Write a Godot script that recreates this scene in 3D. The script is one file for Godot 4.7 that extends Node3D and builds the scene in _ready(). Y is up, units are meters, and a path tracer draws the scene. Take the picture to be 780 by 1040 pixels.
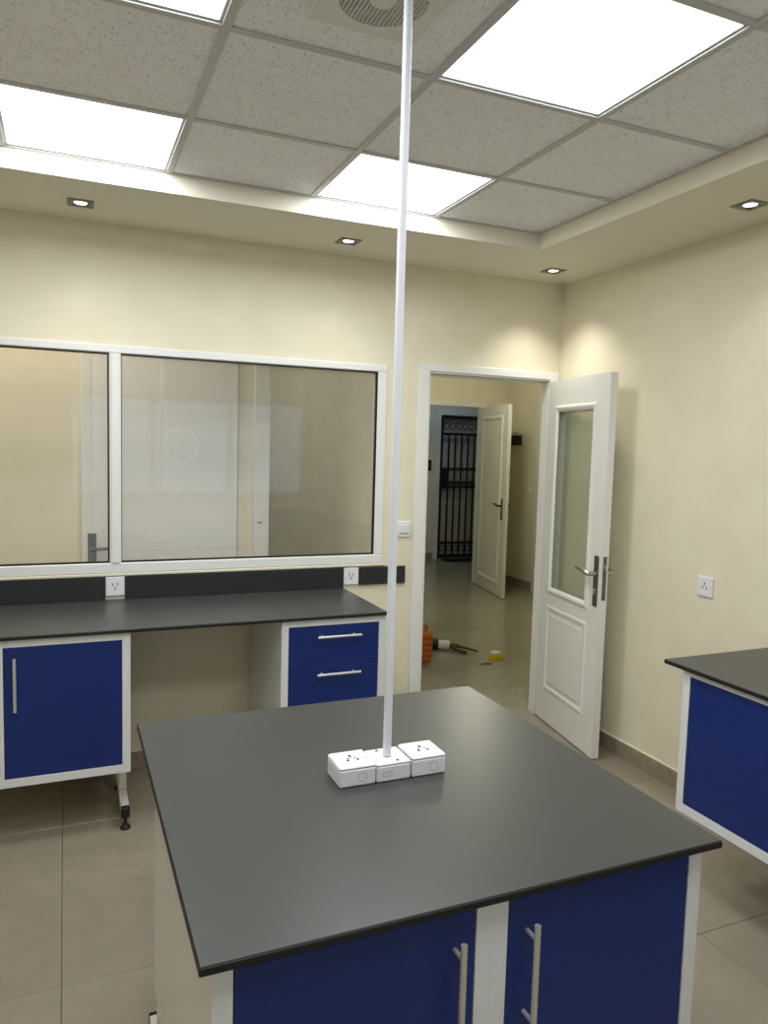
extends Node3D
# Laboratory room: x runs right (right wall at 0), y up, z towards the camera (window wall at 0).

const H := 2.695        # tile ceiling
const S := 2.619        # lowered border of the ceiling
const XS := -0.572      # inner edge of the border, right
const ZS := 0.58        # inner edge of the border, window side
const XL := -4.12       # left wall
const ZR := 4.80        # rear wall
const TOP := 0.857      # worktops

var M := {}
var meshes := {}

func _ready():
	# ---------------------------------------------------------------- camera, sky, exposure
	var cam := Camera3D.new()
	cam.name = "camera"
	add_child(cam)
	cam.fov = 68.98
	cam.near = 0.05
	cam.far = 60.0
	cam.transform = Transform3D(Basis.from_euler(Vector3(-0.0854, -0.4052, 0.0276), EULER_ORDER_YXZ), Vector3(-2.7416, 1.6205, 3.7776))
	cam.current = true
	var env := Environment.new()
	env.background_mode = Environment.BG_COLOR
	env.background_color = Color(0.84, 0.92, 1.0)
	env.background_energy_multiplier = 0.65
	env.tonemap_mode = Environment.TONE_MAPPER_LINEAR
	env.tonemap_exposure = 1.7
	env.sdfgi_enabled = true
	env.ssao_enabled = true
	env.ssil_enabled = true
	var we := WorldEnvironment.new()
	we.name = "world_environment"
	we.environment = env
	add_child(we)
	var panel_energy := 0.62
	var downlight_energy := 0.07
	var hall_energy := 0.45
	var lobby_energy := 0.10
	var corridor_energy := 0.46

	make_materials()
	build_shell()
	build_ceiling(panel_energy, downlight_energy)
	build_window()
	build_lab_door()
	build_hall(hall_energy, lobby_energy)
	build_corridor(corridor_energy)
	build_back_bench()
	build_right_bench()
	build_island()
	build_wall_fittings()
	build_hall_things()

# ==================================================================== helpers
func numbered(parent: Node, called: String) -> String:
	if not parent.has_node(NodePath(called)):
		return called
	var k := 1
	while parent.has_node(NodePath("%s_%03d" % [called, k])):
		k += 1
	return "%s_%03d" % [called, k]

func thing(called: String, label: String, category: String, at: Vector3, turn := 0.0, group := "") -> Node3D:
	var o := Node3D.new()
	o.name = numbered(self, called)
	add_child(o)
	o.position = at
	o.rotation.y = turn
	o.set_meta("label", label)
	o.set_meta("category", category)
	if group != "":
		o.set_meta("group", group)
	return o

func structure(called: String, at := Vector3.ZERO, turn := 0.0, label := "") -> Node3D:
	var o := Node3D.new()
	o.name = numbered(self, called)
	add_child(o)
	o.position = at
	o.rotation.y = turn
	o.set_meta("kind", "structure")
	if label != "":
		o.set_meta("label", label)
	return o

func put(parent: Node, called: String, mesh: Mesh, mat: Material, at := Vector3.ZERO, turn := Vector3.ZERO) -> MeshInstance3D:
	var o := MeshInstance3D.new()
	o.name = numbered(parent, called)
	o.mesh = mesh
	o.material_override = mat
	o.position = at
	o.rotation = turn
	o.cast_shadow = GeometryInstance3D.SHADOW_CASTING_SETTING_ON
	parent.add_child(o)
	return o

# a bevelled box from corner a to corner b, in the parent's own axes
func bx(parent: Node, called: String, mat: Material, a: Vector3, b: Vector3, bevel := 0.002) -> MeshInstance3D:
	return put(parent, called, cbox((b - a).abs(), bevel), mat, (a + b) * 0.5)

func tri(st: SurfaceTool, a: Vector3, b: Vector3, c: Vector3, out: Vector3):
	var n := (b - a).cross(c - a)
	if n.length_squared() < 1e-18:
		return
	if n.dot(out) > 0.0:
		var t := b
		b = c
		c = t
	else:
		n = -n
	n = n.normalized()
	for v in [a, b, c]:
		st.set_normal(n)
		st.add_vertex(v)

func quad(st: SurfaceTool, a: Vector3, b: Vector3, c: Vector3, d: Vector3, out: Vector3):
	tri(st, a, b, c, out)
	tri(st, a, c, d, out)

func start() -> SurfaceTool:
	var st := SurfaceTool.new()
	st.begin(Mesh.PRIMITIVE_TRIANGLES)
	return st

func add_cbox(st: SurfaceTool, size: Vector3, bevel: float, at := Vector3.ZERO, basis := Basis.IDENTITY):
	var h := size * 0.5
	var b := minf(bevel, minf(h.x, minf(h.y, h.z)) * 0.98)
	var P := func(sx, sy, sz, ax) -> Vector3:
		var v := Vector3(sx * (h.x - b), sy * (h.y - b), sz * (h.z - b))
		v[ax] = [sx, sy, sz][ax] * h[ax]
		return at + basis * v
	for s in [-1, 1]:
		quad(st, P.call(s, -1, -1, 0), P.call(s, 1, -1, 0), P.call(s, 1, 1, 0), P.call(s, -1, 1, 0), basis * Vector3(s, 0, 0))
		quad(st, P.call(-1, s, -1, 1), P.call(1, s, -1, 1), P.call(1, s, 1, 1), P.call(-1, s, 1, 1), basis * Vector3(0, s, 0))
		quad(st, P.call(-1, -1, s, 2), P.call(1, -1, s, 2), P.call(1, 1, s, 2), P.call(-1, 1, s, 2), basis * Vector3(0, 0, s))
	if b <= 0.0:
		return
	for s in [-1, 1]:
		for t in [-1, 1]:
			quad(st, P.call(s, t, -1, 0), P.call(s, t, 1, 0), P.call(s, t, 1, 1), P.call(s, t, -1, 1), basis * Vector3(s, t, 0))
			quad(st, P.call(s, -1, t, 0), P.call(s, 1, t, 0), P.call(s, 1, t, 2), P.call(s, -1, t, 2), basis * Vector3(s, 0, t))
			quad(st, P.call(-1, s, t, 1), P.call(1, s, t, 1), P.call(1, s, t, 2), P.call(-1, s, t, 2), basis * Vector3(0, s, t))
			for u in [-1, 1]:
				tri(st, P.call(s, t, u, 0), P.call(s, t, u, 1), P.call(s, t, u, 2), basis * Vector3(s, t, u))

func cbox(size: Vector3, bevel: float) -> ArrayMesh:
	var key := "%.4f %.4f %.4f %.4f" % [size.x, size.y, size.z, bevel]
	if not meshes.has(key):
		var st := start()
		add_cbox(st, size, bevel)
		meshes[key] = st.commit()
	return meshes[key]

# several boxes [from, to] as one piece
func joined(list: Array, bevel := 0.0) -> ArrayMesh:
	var st := start()
	for q in list:
		add_cbox(st, (q[1] - q[0]).abs(), bevel, (q[0] + q[1]) * 0.5)
	return st.commit()

# surface of revolution about local y: profile of [radius, height]
func add_lathe(st: SurfaceTool, profile: Array, sides := 24, at := Vector3.ZERO, basis := Basis.IDENTITY):
	for i in profile.size() - 1:
		var r0: float = profile[i][0]
		var y0: float = profile[i][1]
		var r1: float = profile[i + 1][0]
		var y1: float = profile[i + 1][1]
		var slope := Vector2(y1 - y0, r0 - r1)
		for k in sides:
			var a := TAU * k / sides
			var b := TAU * (k + 1) / sides
			var p := [Vector3(cos(a) * r0, y0, sin(a) * r0), Vector3(cos(b) * r0, y0, sin(b) * r0), Vector3(cos(b) * r1, y1, sin(b) * r1), Vector3(cos(a) * r1, y1, sin(a) * r1)]
			var m := (a + b) * 0.5
			var out := basis * Vector3(cos(m) * slope.x, slope.y, sin(m) * slope.x)
			var g := func(q): return at + basis * q
			quad(st, g.call(p[0]), g.call(p[1]), g.call(p[2]), g.call(p[3]), out)

func lathe(profile: Array, sides := 24, basis := Basis.IDENTITY) -> ArrayMesh:
	var st := start()
	add_lathe(st, profile, sides, Vector3.ZERO, basis)
	return st.commit()

# round bar along a row of points, radius for each
func add_tube(st: SurfaceTool, pts: Array, radii: Array, sides := 12):
	var rings := []
	var up := Vector3(0.31, 0.83, 0.46).normalized()
	for i in pts.size():
		var d: Vector3 = (pts[mini(i + 1, pts.size() - 1)] - pts[maxi(i - 1, 0)]).normalized()
		var u := d.cross(up).normalized()
		var v := d.cross(u)
		var ring := []
		for k in sides:
			var a := TAU * k / sides
			ring.append(pts[i] + (u * cos(a) + v * sin(a)) * radii[i])
		rings.append(ring)
	for i in pts.size() - 1:
		for k in sides:
			var k2 := (k + 1) % sides
			var mid: Vector3 = (rings[i][k] + rings[i][k2] + rings[i + 1][k] + rings[i + 1][k2]) * 0.25
			quad(st, rings[i][k], rings[i][k2], rings[i + 1][k2], rings[i + 1][k], mid - (pts[i] + pts[i + 1]) * 0.5)
	for e in [0, pts.size() - 1]:
		var out: Vector3 = pts[e] - pts[1 if e == 0 else e - 1]
		for k in sides:
			tri(st, pts[e], rings[e][k], rings[e][(k + 1) % sides], out)

func tube(pts: Array, radii: Array, sides := 12) -> ArrayMesh:
	var st := start()
	add_tube(st, pts, radii, sides)
	return st.commit()

# ==================================================================== materials
func mat(called: String, color: Color, rough := 0.6, metal := 0.0) -> StandardMaterial3D:
	var m := StandardMaterial3D.new()
	m.resource_name = called
	m.albedo_color = color
	m.roughness = rough
	m.metallic = metal
	M[called] = m
	return m

func grain(m: StandardMaterial3D, size: float, low: Color, high: Color, freq: float, seed_value: int, octaves := 4):
	var n := FastNoiseLite.new()
	n.seed = seed_value
	n.noise_type = FastNoiseLite.TYPE_SIMPLEX_SMOOTH
	n.frequency = freq
	n.fractal_octaves = octaves
	var g := Gradient.new()
	g.set_color(0, low)
	g.set_color(1, high)
	var im := n.get_seamless_image(256, 256)
	im.convert(Image.FORMAT_RGB8)
	for y in 256:
		for x in 256:
			im.set_pixel(x, y, g.sample(im.get_pixel(x, y).r))
	m.albedo_texture = ImageTexture.create_from_image(im)
	m.uv1_triplanar = true
	m.uv1_world_triplanar = true
	m.uv1_scale = Vector3.ONE / size

func make_materials():
	var w := mat("cream_wall_paint", Color(0.905, 0.878, 0.782), 0.55)
	grain(w, 1.7, Color(0.965, 0.96, 0.95), Color(1, 1, 1), 0.02, 3)
	mat("white_ceiling_paint", Color(0.90, 0.88, 0.815), 0.7)
	for k in 3:
		var t: StandardMaterial3D = mat("floor_tile_%d" % k, [Color(0.585, 0.545, 0.475), Color(0.575, 0.535, 0.467), Color(0.592, 0.553, 0.483)][k], 0.24)
		grain(t, 0.9 + 0.13 * k, Color(0.955, 0.955, 0.95), Color(1, 1, 1), 0.03, 20 + k, 5)
	for k in 3:
		var t: StandardMaterial3D = mat("hall_tile_%d" % k, [Color(0.61, 0.592, 0.51), Color(0.60, 0.582, 0.502), Color(0.617, 0.60, 0.518)][k], 0.12)
		grain(t, 0.8 + 0.13 * k, Color(0.94, 0.94, 0.93), Color(1, 1, 1), 0.03, 50 + k, 5)
	mat("floor_grout", Color(0.44, 0.41, 0.34), 0.9)
	var sk := mat("skirting_tile", Color(0.60, 0.56, 0.47), 0.3)
	grain(sk, 0.5, Color(0.88, 0.88, 0.88), Color(1, 1, 1), 0.03, 31, 5)
	ceiling_tile_material()
	mat("grid_metal", Color(0.76, 0.76, 0.76), 0.5)
	mat("upvc", Color(0.90, 0.90, 0.89), 0.35)
	mat("door_white", Color(0.885, 0.885, 0.86), 0.38)
	mat("gasket", Color(0.03, 0.03, 0.03), 0.6)
	mat("white_laminate", Color(0.88, 0.885, 0.89), 0.16)
	mat("white_plastic", Color(0.89, 0.89, 0.90), 0.35)
	mat("white_pole", Color(0.90, 0.91, 0.94), 0.4)
	var b := mat("blue_laminate", Color(0.03, 0.162, 0.45), 0.42)
	grain(b, 0.35, Color(0.93, 0.93, 0.93), Color(1, 1, 1), 0.05, 41, 4)
	var wt := mat("worktop_grey", Color(0.25, 0.257, 0.25), 0.34)
	grain(wt, 0.12, Color(0.90, 0.90, 0.90), Color(1, 1, 1), 0.12, 43, 3)
	mat("worktop_core", Color(0.045, 0.045, 0.045), 0.55)
	mat("backsplash_black", Color(0.125, 0.135, 0.145), 0.5)
	mat("satin_steel", Color(0.72, 0.71, 0.68), 0.3, 0.95)
	mat("dark_steel", Color(0.30, 0.29, 0.27), 0.4, 0.9)
	mat("handle_steel", Color(0.86, 0.855, 0.84), 0.42, 0.75)
	mat("plate_steel", Color(0.46, 0.45, 0.43), 0.35, 0.85)
	mat("black_rubber", Color(0.03, 0.03, 0.03), 0.6)
	mat("slot_black", Color(0.02, 0.02, 0.02), 0.7)
	mat("knockout_grey", Color(0.62, 0.63, 0.66), 0.5)
	mat("frame_paint", Color(0.80, 0.79, 0.74), 0.45)
	mat("gate_black", Color(0.035, 0.035, 0.04), 0.5)
	mat("gate_lock_blue", Color(0.04, 0.05, 0.09), 0.5)
	mat("board_grey", Color(0.74, 0.72, 0.67), 0.6)
	mat("bag_orange", Color(0.78, 0.41, 0.14), 0.6)
	mat("bag_orange_dark", Color(0.60, 0.30, 0.10), 0.6)
	mat("tool_white", Color(0.85, 0.84, 0.80), 0.5)
	mat("tool_bronze", Color(0.32, 0.25, 0.18), 0.45, 0.4)
	mat("yellow_card", Color(0.86, 0.74, 0.08), 0.6)
	mat("wood_brown", Color(0.35, 0.25, 0.16), 0.7)
	mat("downlight_metal", Color(0.55, 0.54, 0.50), 0.35, 0.8)
	mat("downlight_cone", Color(0.30, 0.29, 0.28), 0.35, 0.7)
	mat("vent_dark", Color(0.07, 0.065, 0.06), 0.7)
	mat("vent_white", Color(0.88, 0.875, 0.86), 0.5)
	mat("dust", Color(0.95, 0.95, 0.93, 0.10), 1.0).transparency = BaseMaterial3D.TRANSPARENCY_ALPHA
	glass("pane_glass", Color(0.93, 0.95, 0.93, 0.06))
	glass("door_glass", Color(0.66, 0.72, 0.60, 0.22))
	glow("panel_glow", Color(0.97, 0.985, 1.0), 1.7)
	glow("downlight_glow", Color(1.0, 0.99, 0.96), 2.2)
	glow("hall_panel_glow", Color(1.0, 0.95, 0.85), 1.2)

func glass(called: String, color: Color):
	var m := mat(called, color, 0.0)
	m.transparency = BaseMaterial3D.TRANSPARENCY_ALPHA
	m.metallic_specular = 0.5

func glow(called: String, color: Color, energy: float):
	var m := mat(called, Color(0.9, 0.9, 0.9), 0.6)
	m.emission_enabled = true
	m.emission = color
	m.emission_energy_multiplier = energy

# mineral fibre board: pale grey with short dark worm marks
func ceiling_tile_material():
	var rng := RandomNumberGenerator.new()
	rng.seed = 77
	var n := 768
	var im := Image.create_empty(n, n, false, Image.FORMAT_RGB8)
	var hi := Image.create_empty(n, n, false, Image.FORMAT_RGB8)
	im.fill(Color(1.0, 1.0, 1.0))
	hi.fill(Color(1, 1, 1))
	for k in 14000:
		im.set_pixel(rng.randi() % n, rng.randi() % n, Color(1, 1, 1) * rng.randf_range(0.93, 1.0))
	for k in 2100:
		var x := rng.randf() * n
		var y := rng.randf() * n
		var a := rng.randfn(PI * 0.5, 0.55)
		var deep := rng.randf_range(0.70, 0.9)
		for s in rng.randi_range(4, 18):
			a += rng.randf_range(-0.4, 0.4)
			x += cos(a)
			y += sin(a)
			var px := posmod(int(x), n)
			var py := posmod(int(y), n)
			im.set_pixel(px, py, Color(deep, deep, deep))
			hi.set_pixel(px, py, Color(0.1, 0.1, 0.1))
			if rng.randf() < 0.6:
				im.set_pixel(posmod(px + 1, n), py, Color(deep + 0.08, deep + 0.08, deep + 0.08))
				hi.set_pixel(posmod(px + 1, n), py, Color(0.3, 0.3, 0.3))
	var m := mat("mineral_tile", Color(0.95, 0.95, 0.965), 0.95)
	m.albedo_texture = ImageTexture.create_from_image(im)
	hi.bump_map_to_normal_map(3.0)
	m.normal_enabled = true
	m.normal_texture = ImageTexture.create_from_image(hi)
	m.normal_scale = 0.6
	m.uv1_triplanar = true
	m.uv1_world_triplanar = true
	m.uv1_scale = Vector3.ONE / 0.79

# ==================================================================== room
func build_shell():
	# walls
	var wb := structure("wall_back")
	put(wb, "wall_panel", joined([
		[Vector3(XL - 0.12, 0, -0.05), Vector3(-3.92, 2.9, 0)],
		[Vector3(-3.92, 0, -0.05), Vector3(-1.128, 0.985, 0)],
		[Vector3(-3.92, 2.068, -0.05), Vector3(-1.128, 2.9, 0)],
		[Vector3(-1.128, 0, -0.05), Vector3(-0.90, 2.9, 0)],
		[Vector3(-0.90, 2.075, -0.05), Vector3(-0.04, 2.9, 0)],
		[Vector3(-0.04, 0, -0.05), Vector3(2.39, 2.9, 0)]]), M.cream_wall_paint)
	var wr := structure("wall_right")
	put(wr, "wall_panel", joined([[Vector3(0, 0, 0), Vector3(0.12, 2.9, ZR + 0.12)]]), M.cream_wall_paint)
	var wl := structure("wall_left")
	put(wl, "wall_panel", joined([[Vector3(XL - 0.12, 0, 0), Vector3(XL, 2.9, ZR + 0.12)]]), M.cream_wall_paint)
	var we := structure("wall_rear")
	put(we, "wall_panel", joined([
		[Vector3(XL, 0, ZR), Vector3(0, 1.02, ZR + 0.12)],
		[Vector3(XL, 2.14, ZR), Vector3(0, 2.9, ZR + 0.12)],
		[Vector3(XL, 1.02, ZR), Vector3(-2.72, 2.14, ZR + 0.12)],
		[Vector3(-0.1, 1.02, ZR), Vector3(0, 2.14, ZR + 0.12)]]), M.cream_wall_paint)
	# rear window, behind the camera: daylight comes in here
	var w2 := structure("window_2")
	put(w2, "window_frame", joined([
		[Vector3(-2.72, 1.02, ZR + 0.03), Vector3(-0.1, 1.075, ZR + 0.09)],
		[Vector3(-2.72, 2.085, ZR + 0.03), Vector3(-0.1, 2.14, ZR + 0.09)],
		[Vector3(-2.72, 1.075, ZR + 0.03), Vector3(-2.67, 2.085, ZR + 0.09)],
		[Vector3(-0.15, 1.075, ZR + 0.03), Vector3(-0.1, 2.085, ZR + 0.09)],
		[Vector3(-1.88, 1.075, ZR + 0.03), Vector3(-1.82, 2.085, ZR + 0.09)],
		[Vector3(-1.02, 1.075, ZR + 0.03), Vector3(-0.96, 2.085, ZR + 0.09)]], 0.003), M.upvc)
	for x in [[-2.67, -1.88], [-1.82, -1.02], [-0.96, -0.15]]:
		bx(w2, "pane", M.pane_glass, Vector3(x[0], 1.075, ZR + 0.057), Vector3(x[1], 2.085, ZR + 0.063), 0.0)
	bx(w2, "window_sill", M.upvc, Vector3(-2.76, 1.0, ZR - 0.05), Vector3(-0.06, 1.02, ZR + 0.03), 0.004)

	# floor: beige half-metre tiles on a mortar bed
	var fl := structure("floor")
	put(fl, "mortar_bed", joined([[Vector3(XL - 0.12, -0.12, -0.12), Vector3(0.12, -0.009, ZR + 0.12)]]), M.floor_grout)
	lay_tiles(fl, XL, 0.0, 0.0, ZR, 5)
	# tile skirting
	skirting("baseboard_right", Vector3(0, 0, 0.0), Vector3(0, 0, ZR), Vector3(-0.014, 0, 0))
	skirting("baseboard_back", Vector3(XL, 0, 0), Vector3(-0.945, 0, 0), Vector3(0, 0, 0.014))
	skirting("baseboard_left", Vector3(XL, 0, 0), Vector3(XL, 0, ZR), Vector3(0.014, 0, 0))
	skirting("baseboard_rear", Vector3(XL, 0, ZR), Vector3(0, 0, ZR), Vector3(0, 0, -0.014))

func lay_tiles(fl: Node3D, x0: float, x1: float, z0: float, z1: float, seed_value: int, kind := "floor_tile"):
	var rng := RandomNumberGenerator.new()
	rng.seed = seed_value
	var gx := -0.765 - 0.5 * 12
	while gx < x1:
		var gz := 1.0 - 0.5 * 16
		while gz < z1:
			var a := Vector3(maxf(gx + 0.001, x0), -0.012, maxf(gz + 0.001, z0))
			var b := Vector3(minf(gx + 0.499, x1), 0.0, minf(gz + 0.499, z1))
			if b.x - a.x > 0.01 and b.z - a.z > 0.01:
				bx(fl, "tile", M["%s_%d" % [kind, rng.randi() % 3]], a, b, 0.0007)
			gz += 0.5
		gx += 0.5

func skirting(called: String, from: Vector3, to: Vector3, out: Vector3, high := 0.082, ledge := true):
	var o := structure(called)
	var d := (to - from)
	var length := d.length()
	d = d / length
	var s := 0.0
	while s < length - 0.02:
		var e := minf(s + 0.5, length)
		var a := from + d * (s + 0.0006)
		var b := from + d * (e - 0.0006) + out + Vector3(0, high, 0)
		bx(o, "skirting_piece", M.skirting_tile, Vector3(minf(a.x, b.x), a.y, minf(a.z, b.z)), Vector3(maxf(a.x, b.x), b.y, maxf(a.z, b.z)), 0.0015)
		s += 0.5
	if ledge:
		var a2 := from + Vector3(0, high + 0.001, 0)
		var b2 := to + out * 0.85 + Vector3(0, high + 0.012, 0)
		bx(o, "plaster_ledge", M.cream_wall_paint, Vector3(minf(a2.x, b2.x), a2.y, minf(a2.z, b2.z)), Vector3(maxf(a2.x, b2.x), b2.y, maxf(a2.z, b2.z)), 0.003)

const COLS := [-3.549, -2.949, -2.349, -1.749, -1.149, -0.572]
const ROWS := [0.58, 1.134, 1.734, 2.334, 2.934, 3.534, 4.134]

func build_ceiling(panel_energy: float, downlight_energy: float):
	var c := structure("ceiling")
	put(c, "ceiling_slab", joined([[Vector3(XL - 0.12, 2.9, -0.12), Vector3(0.12, 3.02, ZR + 0.12)]]), M.white_ceiling_paint)
	# lowered plaster border with a step up to the tiles
	put(c, "soffit", joined([
		[Vector3(XL, S, 0), Vector3(0, 2.9, ZS)],
		[Vector3(XL, S, 4.134), Vector3(0, 2.9, ZR)],
		[Vector3(XL, S, ZS), Vector3(-3.549, 2.9, 4.134)],
		[Vector3(XS, S, ZS), Vector3(0, 2.9, 4.134)]]), M.white_ceiling_paint)
	# shadow-gap angle and T-bars
	for x in COLS:
		var hw := 0.012
		bx(c, "runner", M.grid_metal, Vector3(maxf(x - hw, COLS[0]), H - 0.001, ZS), Vector3(minf(x + hw, XS), H + 0.004, 4.134), 0.0008)
	for k in ROWS.size():
		for i in COLS.size() - 1:
			var z: float = ROWS[k]
			bx(c, "cross_tee", M.grid_metal, Vector3(COLS[i] + 0.0121, H - 0.001, maxf(z - 0.012, ZS)), Vector3(COLS[i + 1] - 0.0121, H + 0.004, minf(z + 0.012, 4.134)), 0.0008)
	for k in ROWS.size() - 1:
		for i in COLS.size() - 1:
			if (i == 1 or i == 3) and k % 2 == 0:
				continue
			bx(c, "ceiling_tile", M.mineral_tile, Vector3(COLS[i] + 0.003, H + 0.0045, ROWS[k] + 0.003), Vector3(COLS[i + 1] - 0.003, H + 0.02, ROWS[k + 1] - 0.003), 0.001)
	# lit panels
	var says := {
		"1 0": "lit square ceiling panel at far left above the window wall",
		"3 0": "lit square ceiling panel behind the white pole, nearest the window wall",
		"1 2": "lit ceiling panel cut off by the top left of the picture",
		"3 2": "largest lit square ceiling panel, right of the white pole"}
	for k in [0, 2, 4]:
		for i in [1, 3]:
			var a := Vector3(COLS[i], H, ROWS[k])
			var b := Vector3(COLS[i + 1], H, ROWS[k + 1])
			var mid := (a + b) * 0.5
			var t := thing("ceiling_panel_light", says.get("%d %d" % [i, k], "lit square ceiling panel behind the photographer, %s column" % ("left" if i == 1 else "right")), "ceiling light", Vector3(mid.x, H, mid.z), 0.0, "square ceiling panel lights")
			var w := (b.x - a.x) * 0.5 - 0.004
			var d := (b.z - a.z) * 0.5 - 0.004
			var f := 0.017
			put(t, "frame", joined([
				[Vector3(-w, 0.0045, -d), Vector3(w, 0.02, -d + f)], [Vector3(-w, 0.0045, d - f), Vector3(w, 0.02, d)],
				[Vector3(-w, 0.0045, -d + f), Vector3(-w + f, 0.02, d - f)], [Vector3(w - f, 0.0045, -d + f), Vector3(w, 0.02, d - f)]], 0.001), M.grid_metal)
			bx(t, "diffuser", M.panel_glow, Vector3(-w + f, 0.0044, -d + f), Vector3(w - f, 0.018, d - f), 0.001)
			var l := AreaLight3D.new()
			l.name = "light"
			l.area_size = Vector2((w - f) * 2.0, (d - f) * 2.0)
			l.light_energy = panel_energy
			l.light_color = Color(0.97, 0.985, 1.0)
			l.area_range = 12.0
			l.area_attenuation = 2.0
			l.shadow_enabled = true
			l.position = Vector3(0, 0.003, 0)
			l.rotation.x = -PI / 2
			t.add_child(l)
	# recessed spots in the border
	var spots := [[-2.673, 0.273, "small square recessed downlight over the left part of the window"],
		[-1.466, 0.273, "small square recessed downlight near the white pole, middle of the border"],
		[-0.263, 0.270, "small square recessed downlight in the room corner above the door"],
		[-0.243, 1.539, "small square recessed downlight above the right wall, cut by the picture edge"],
		[-0.243, 2.80, "small square recessed downlight above the sink bench"],
		[-3.86, 0.273, "small square recessed downlight in the far left corner"]]
	for q in spots:
		var t := thing("recessed_downlight", q[2], "downlight", Vector3(q[0], S, q[1]), 0.0, "downlights in the ceiling border")
		var fr := start()
		for s in [[-0.052, -0.052, 0.052, -0.032], [-0.052, 0.032, 0.052, 0.052], [-0.052, -0.032, -0.032, 0.032], [0.032, -0.032, 0.052, 0.032]]:
			add_cbox(fr, Vector3(s[2] - s[0], 0.005, s[3] - s[1]), 0.001, Vector3((s[0] + s[2]) * 0.5, -0.0025, (s[1] + s[3]) * 0.5))
		put(t, "trim_frame", fr.commit(), M.downlight_metal)
		put(t, "reflector", lathe([[0.046, -0.001], [0.034, -0.0012], [0.029, -0.002], [0.028, -0.0012]], 24), M.downlight_cone)
		put(t, "lamp", lathe([[0.0, -0.004], [0.018, -0.0035], [0.027, -0.001]], 20), M.downlight_glow)
		var l := SpotLight3D.new()
		l.name = "light"
		l.light_energy = downlight_energy * (6.0 if q[0] > -0.3 and q[1] < 0.3 else 1.0)
		l.light_color = Color(1.0, 0.985, 0.95)
		l.spot_range = 8.0
		l.spot_attenuation = 2.0
		l.spot_angle = 50.0
		l.light_size = 0.025
		l.shadow_enabled = true
		l.position = Vector3(0, -0.012, 0)
		l.rotation.x = -PI / 2
		t.add_child(l)
	# round air grille in its square plate
	var v := thing("air_vent", "round louvred air grille in a square white ceiling plate", "air vent", Vector3(-2.03, H, 2.03))
	var ring := start()
	var R := 0.108
	var sq := 0.15
	for k in 48:
		var a := TAU * k / 48
		var b := TAU * (k + 1) / 48
		var edge := func(t2: float) -> Vector3:
			var cs := Vector2(cos(t2), sin(t2))
			var f2 := sq / maxf(absf(cs.x), absf(cs.y))
			return Vector3(cs.x * f2, 0, cs.y * f2)
		var lo := Vector3(0, -0.008, 0)
		var i0 := Vector3(cos(a) * R, 0, sin(a) * R)
		var i1 := Vector3(cos(b) * R, 0, sin(b) * R)
		quad(ring, edge.call(a) * 0.97 + lo, edge.call(b) * 0.97 + lo, i1 + lo, i0 + lo, Vector3.DOWN)
		quad(ring, edge.call(a) * 0.97 + lo, edge.call(b) * 0.97 + lo, edge.call(b) + Vector3(0, 0.004, 0), edge.call(a) + Vector3(0, 0.004, 0), edge.call(a))
		quad(ring, i0 + lo, i1 + lo, i1 + Vector3(0, 0.003, 0), i0 + Vector3(0, 0.003, 0), -i0)
	put(v, "cover_plate", ring.commit(), M.vent_white)
	put(v, "duct", lathe([[0.0, 0.0035], [R, 0.0035]], 32), M.vent_dark)
	for k in 20:
		var x := -R + (k + 0.5) * 2.0 * R / 20
		var half := sqrt(R * R - x * x) - 0.002
		put(v, "slat", cbox(Vector3(0.0035, 0.008, half * 2.0), 0.0005), M.vent_white, Vector3(x, -0.003, 0), Vector3(0, 0, 0.5))
	put(v, "hub", lathe([[0.0, -0.008], [0.03, -0.0075], [0.034, -0.004], [0.034, 0.0]], 24), M.vent_white)

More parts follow.
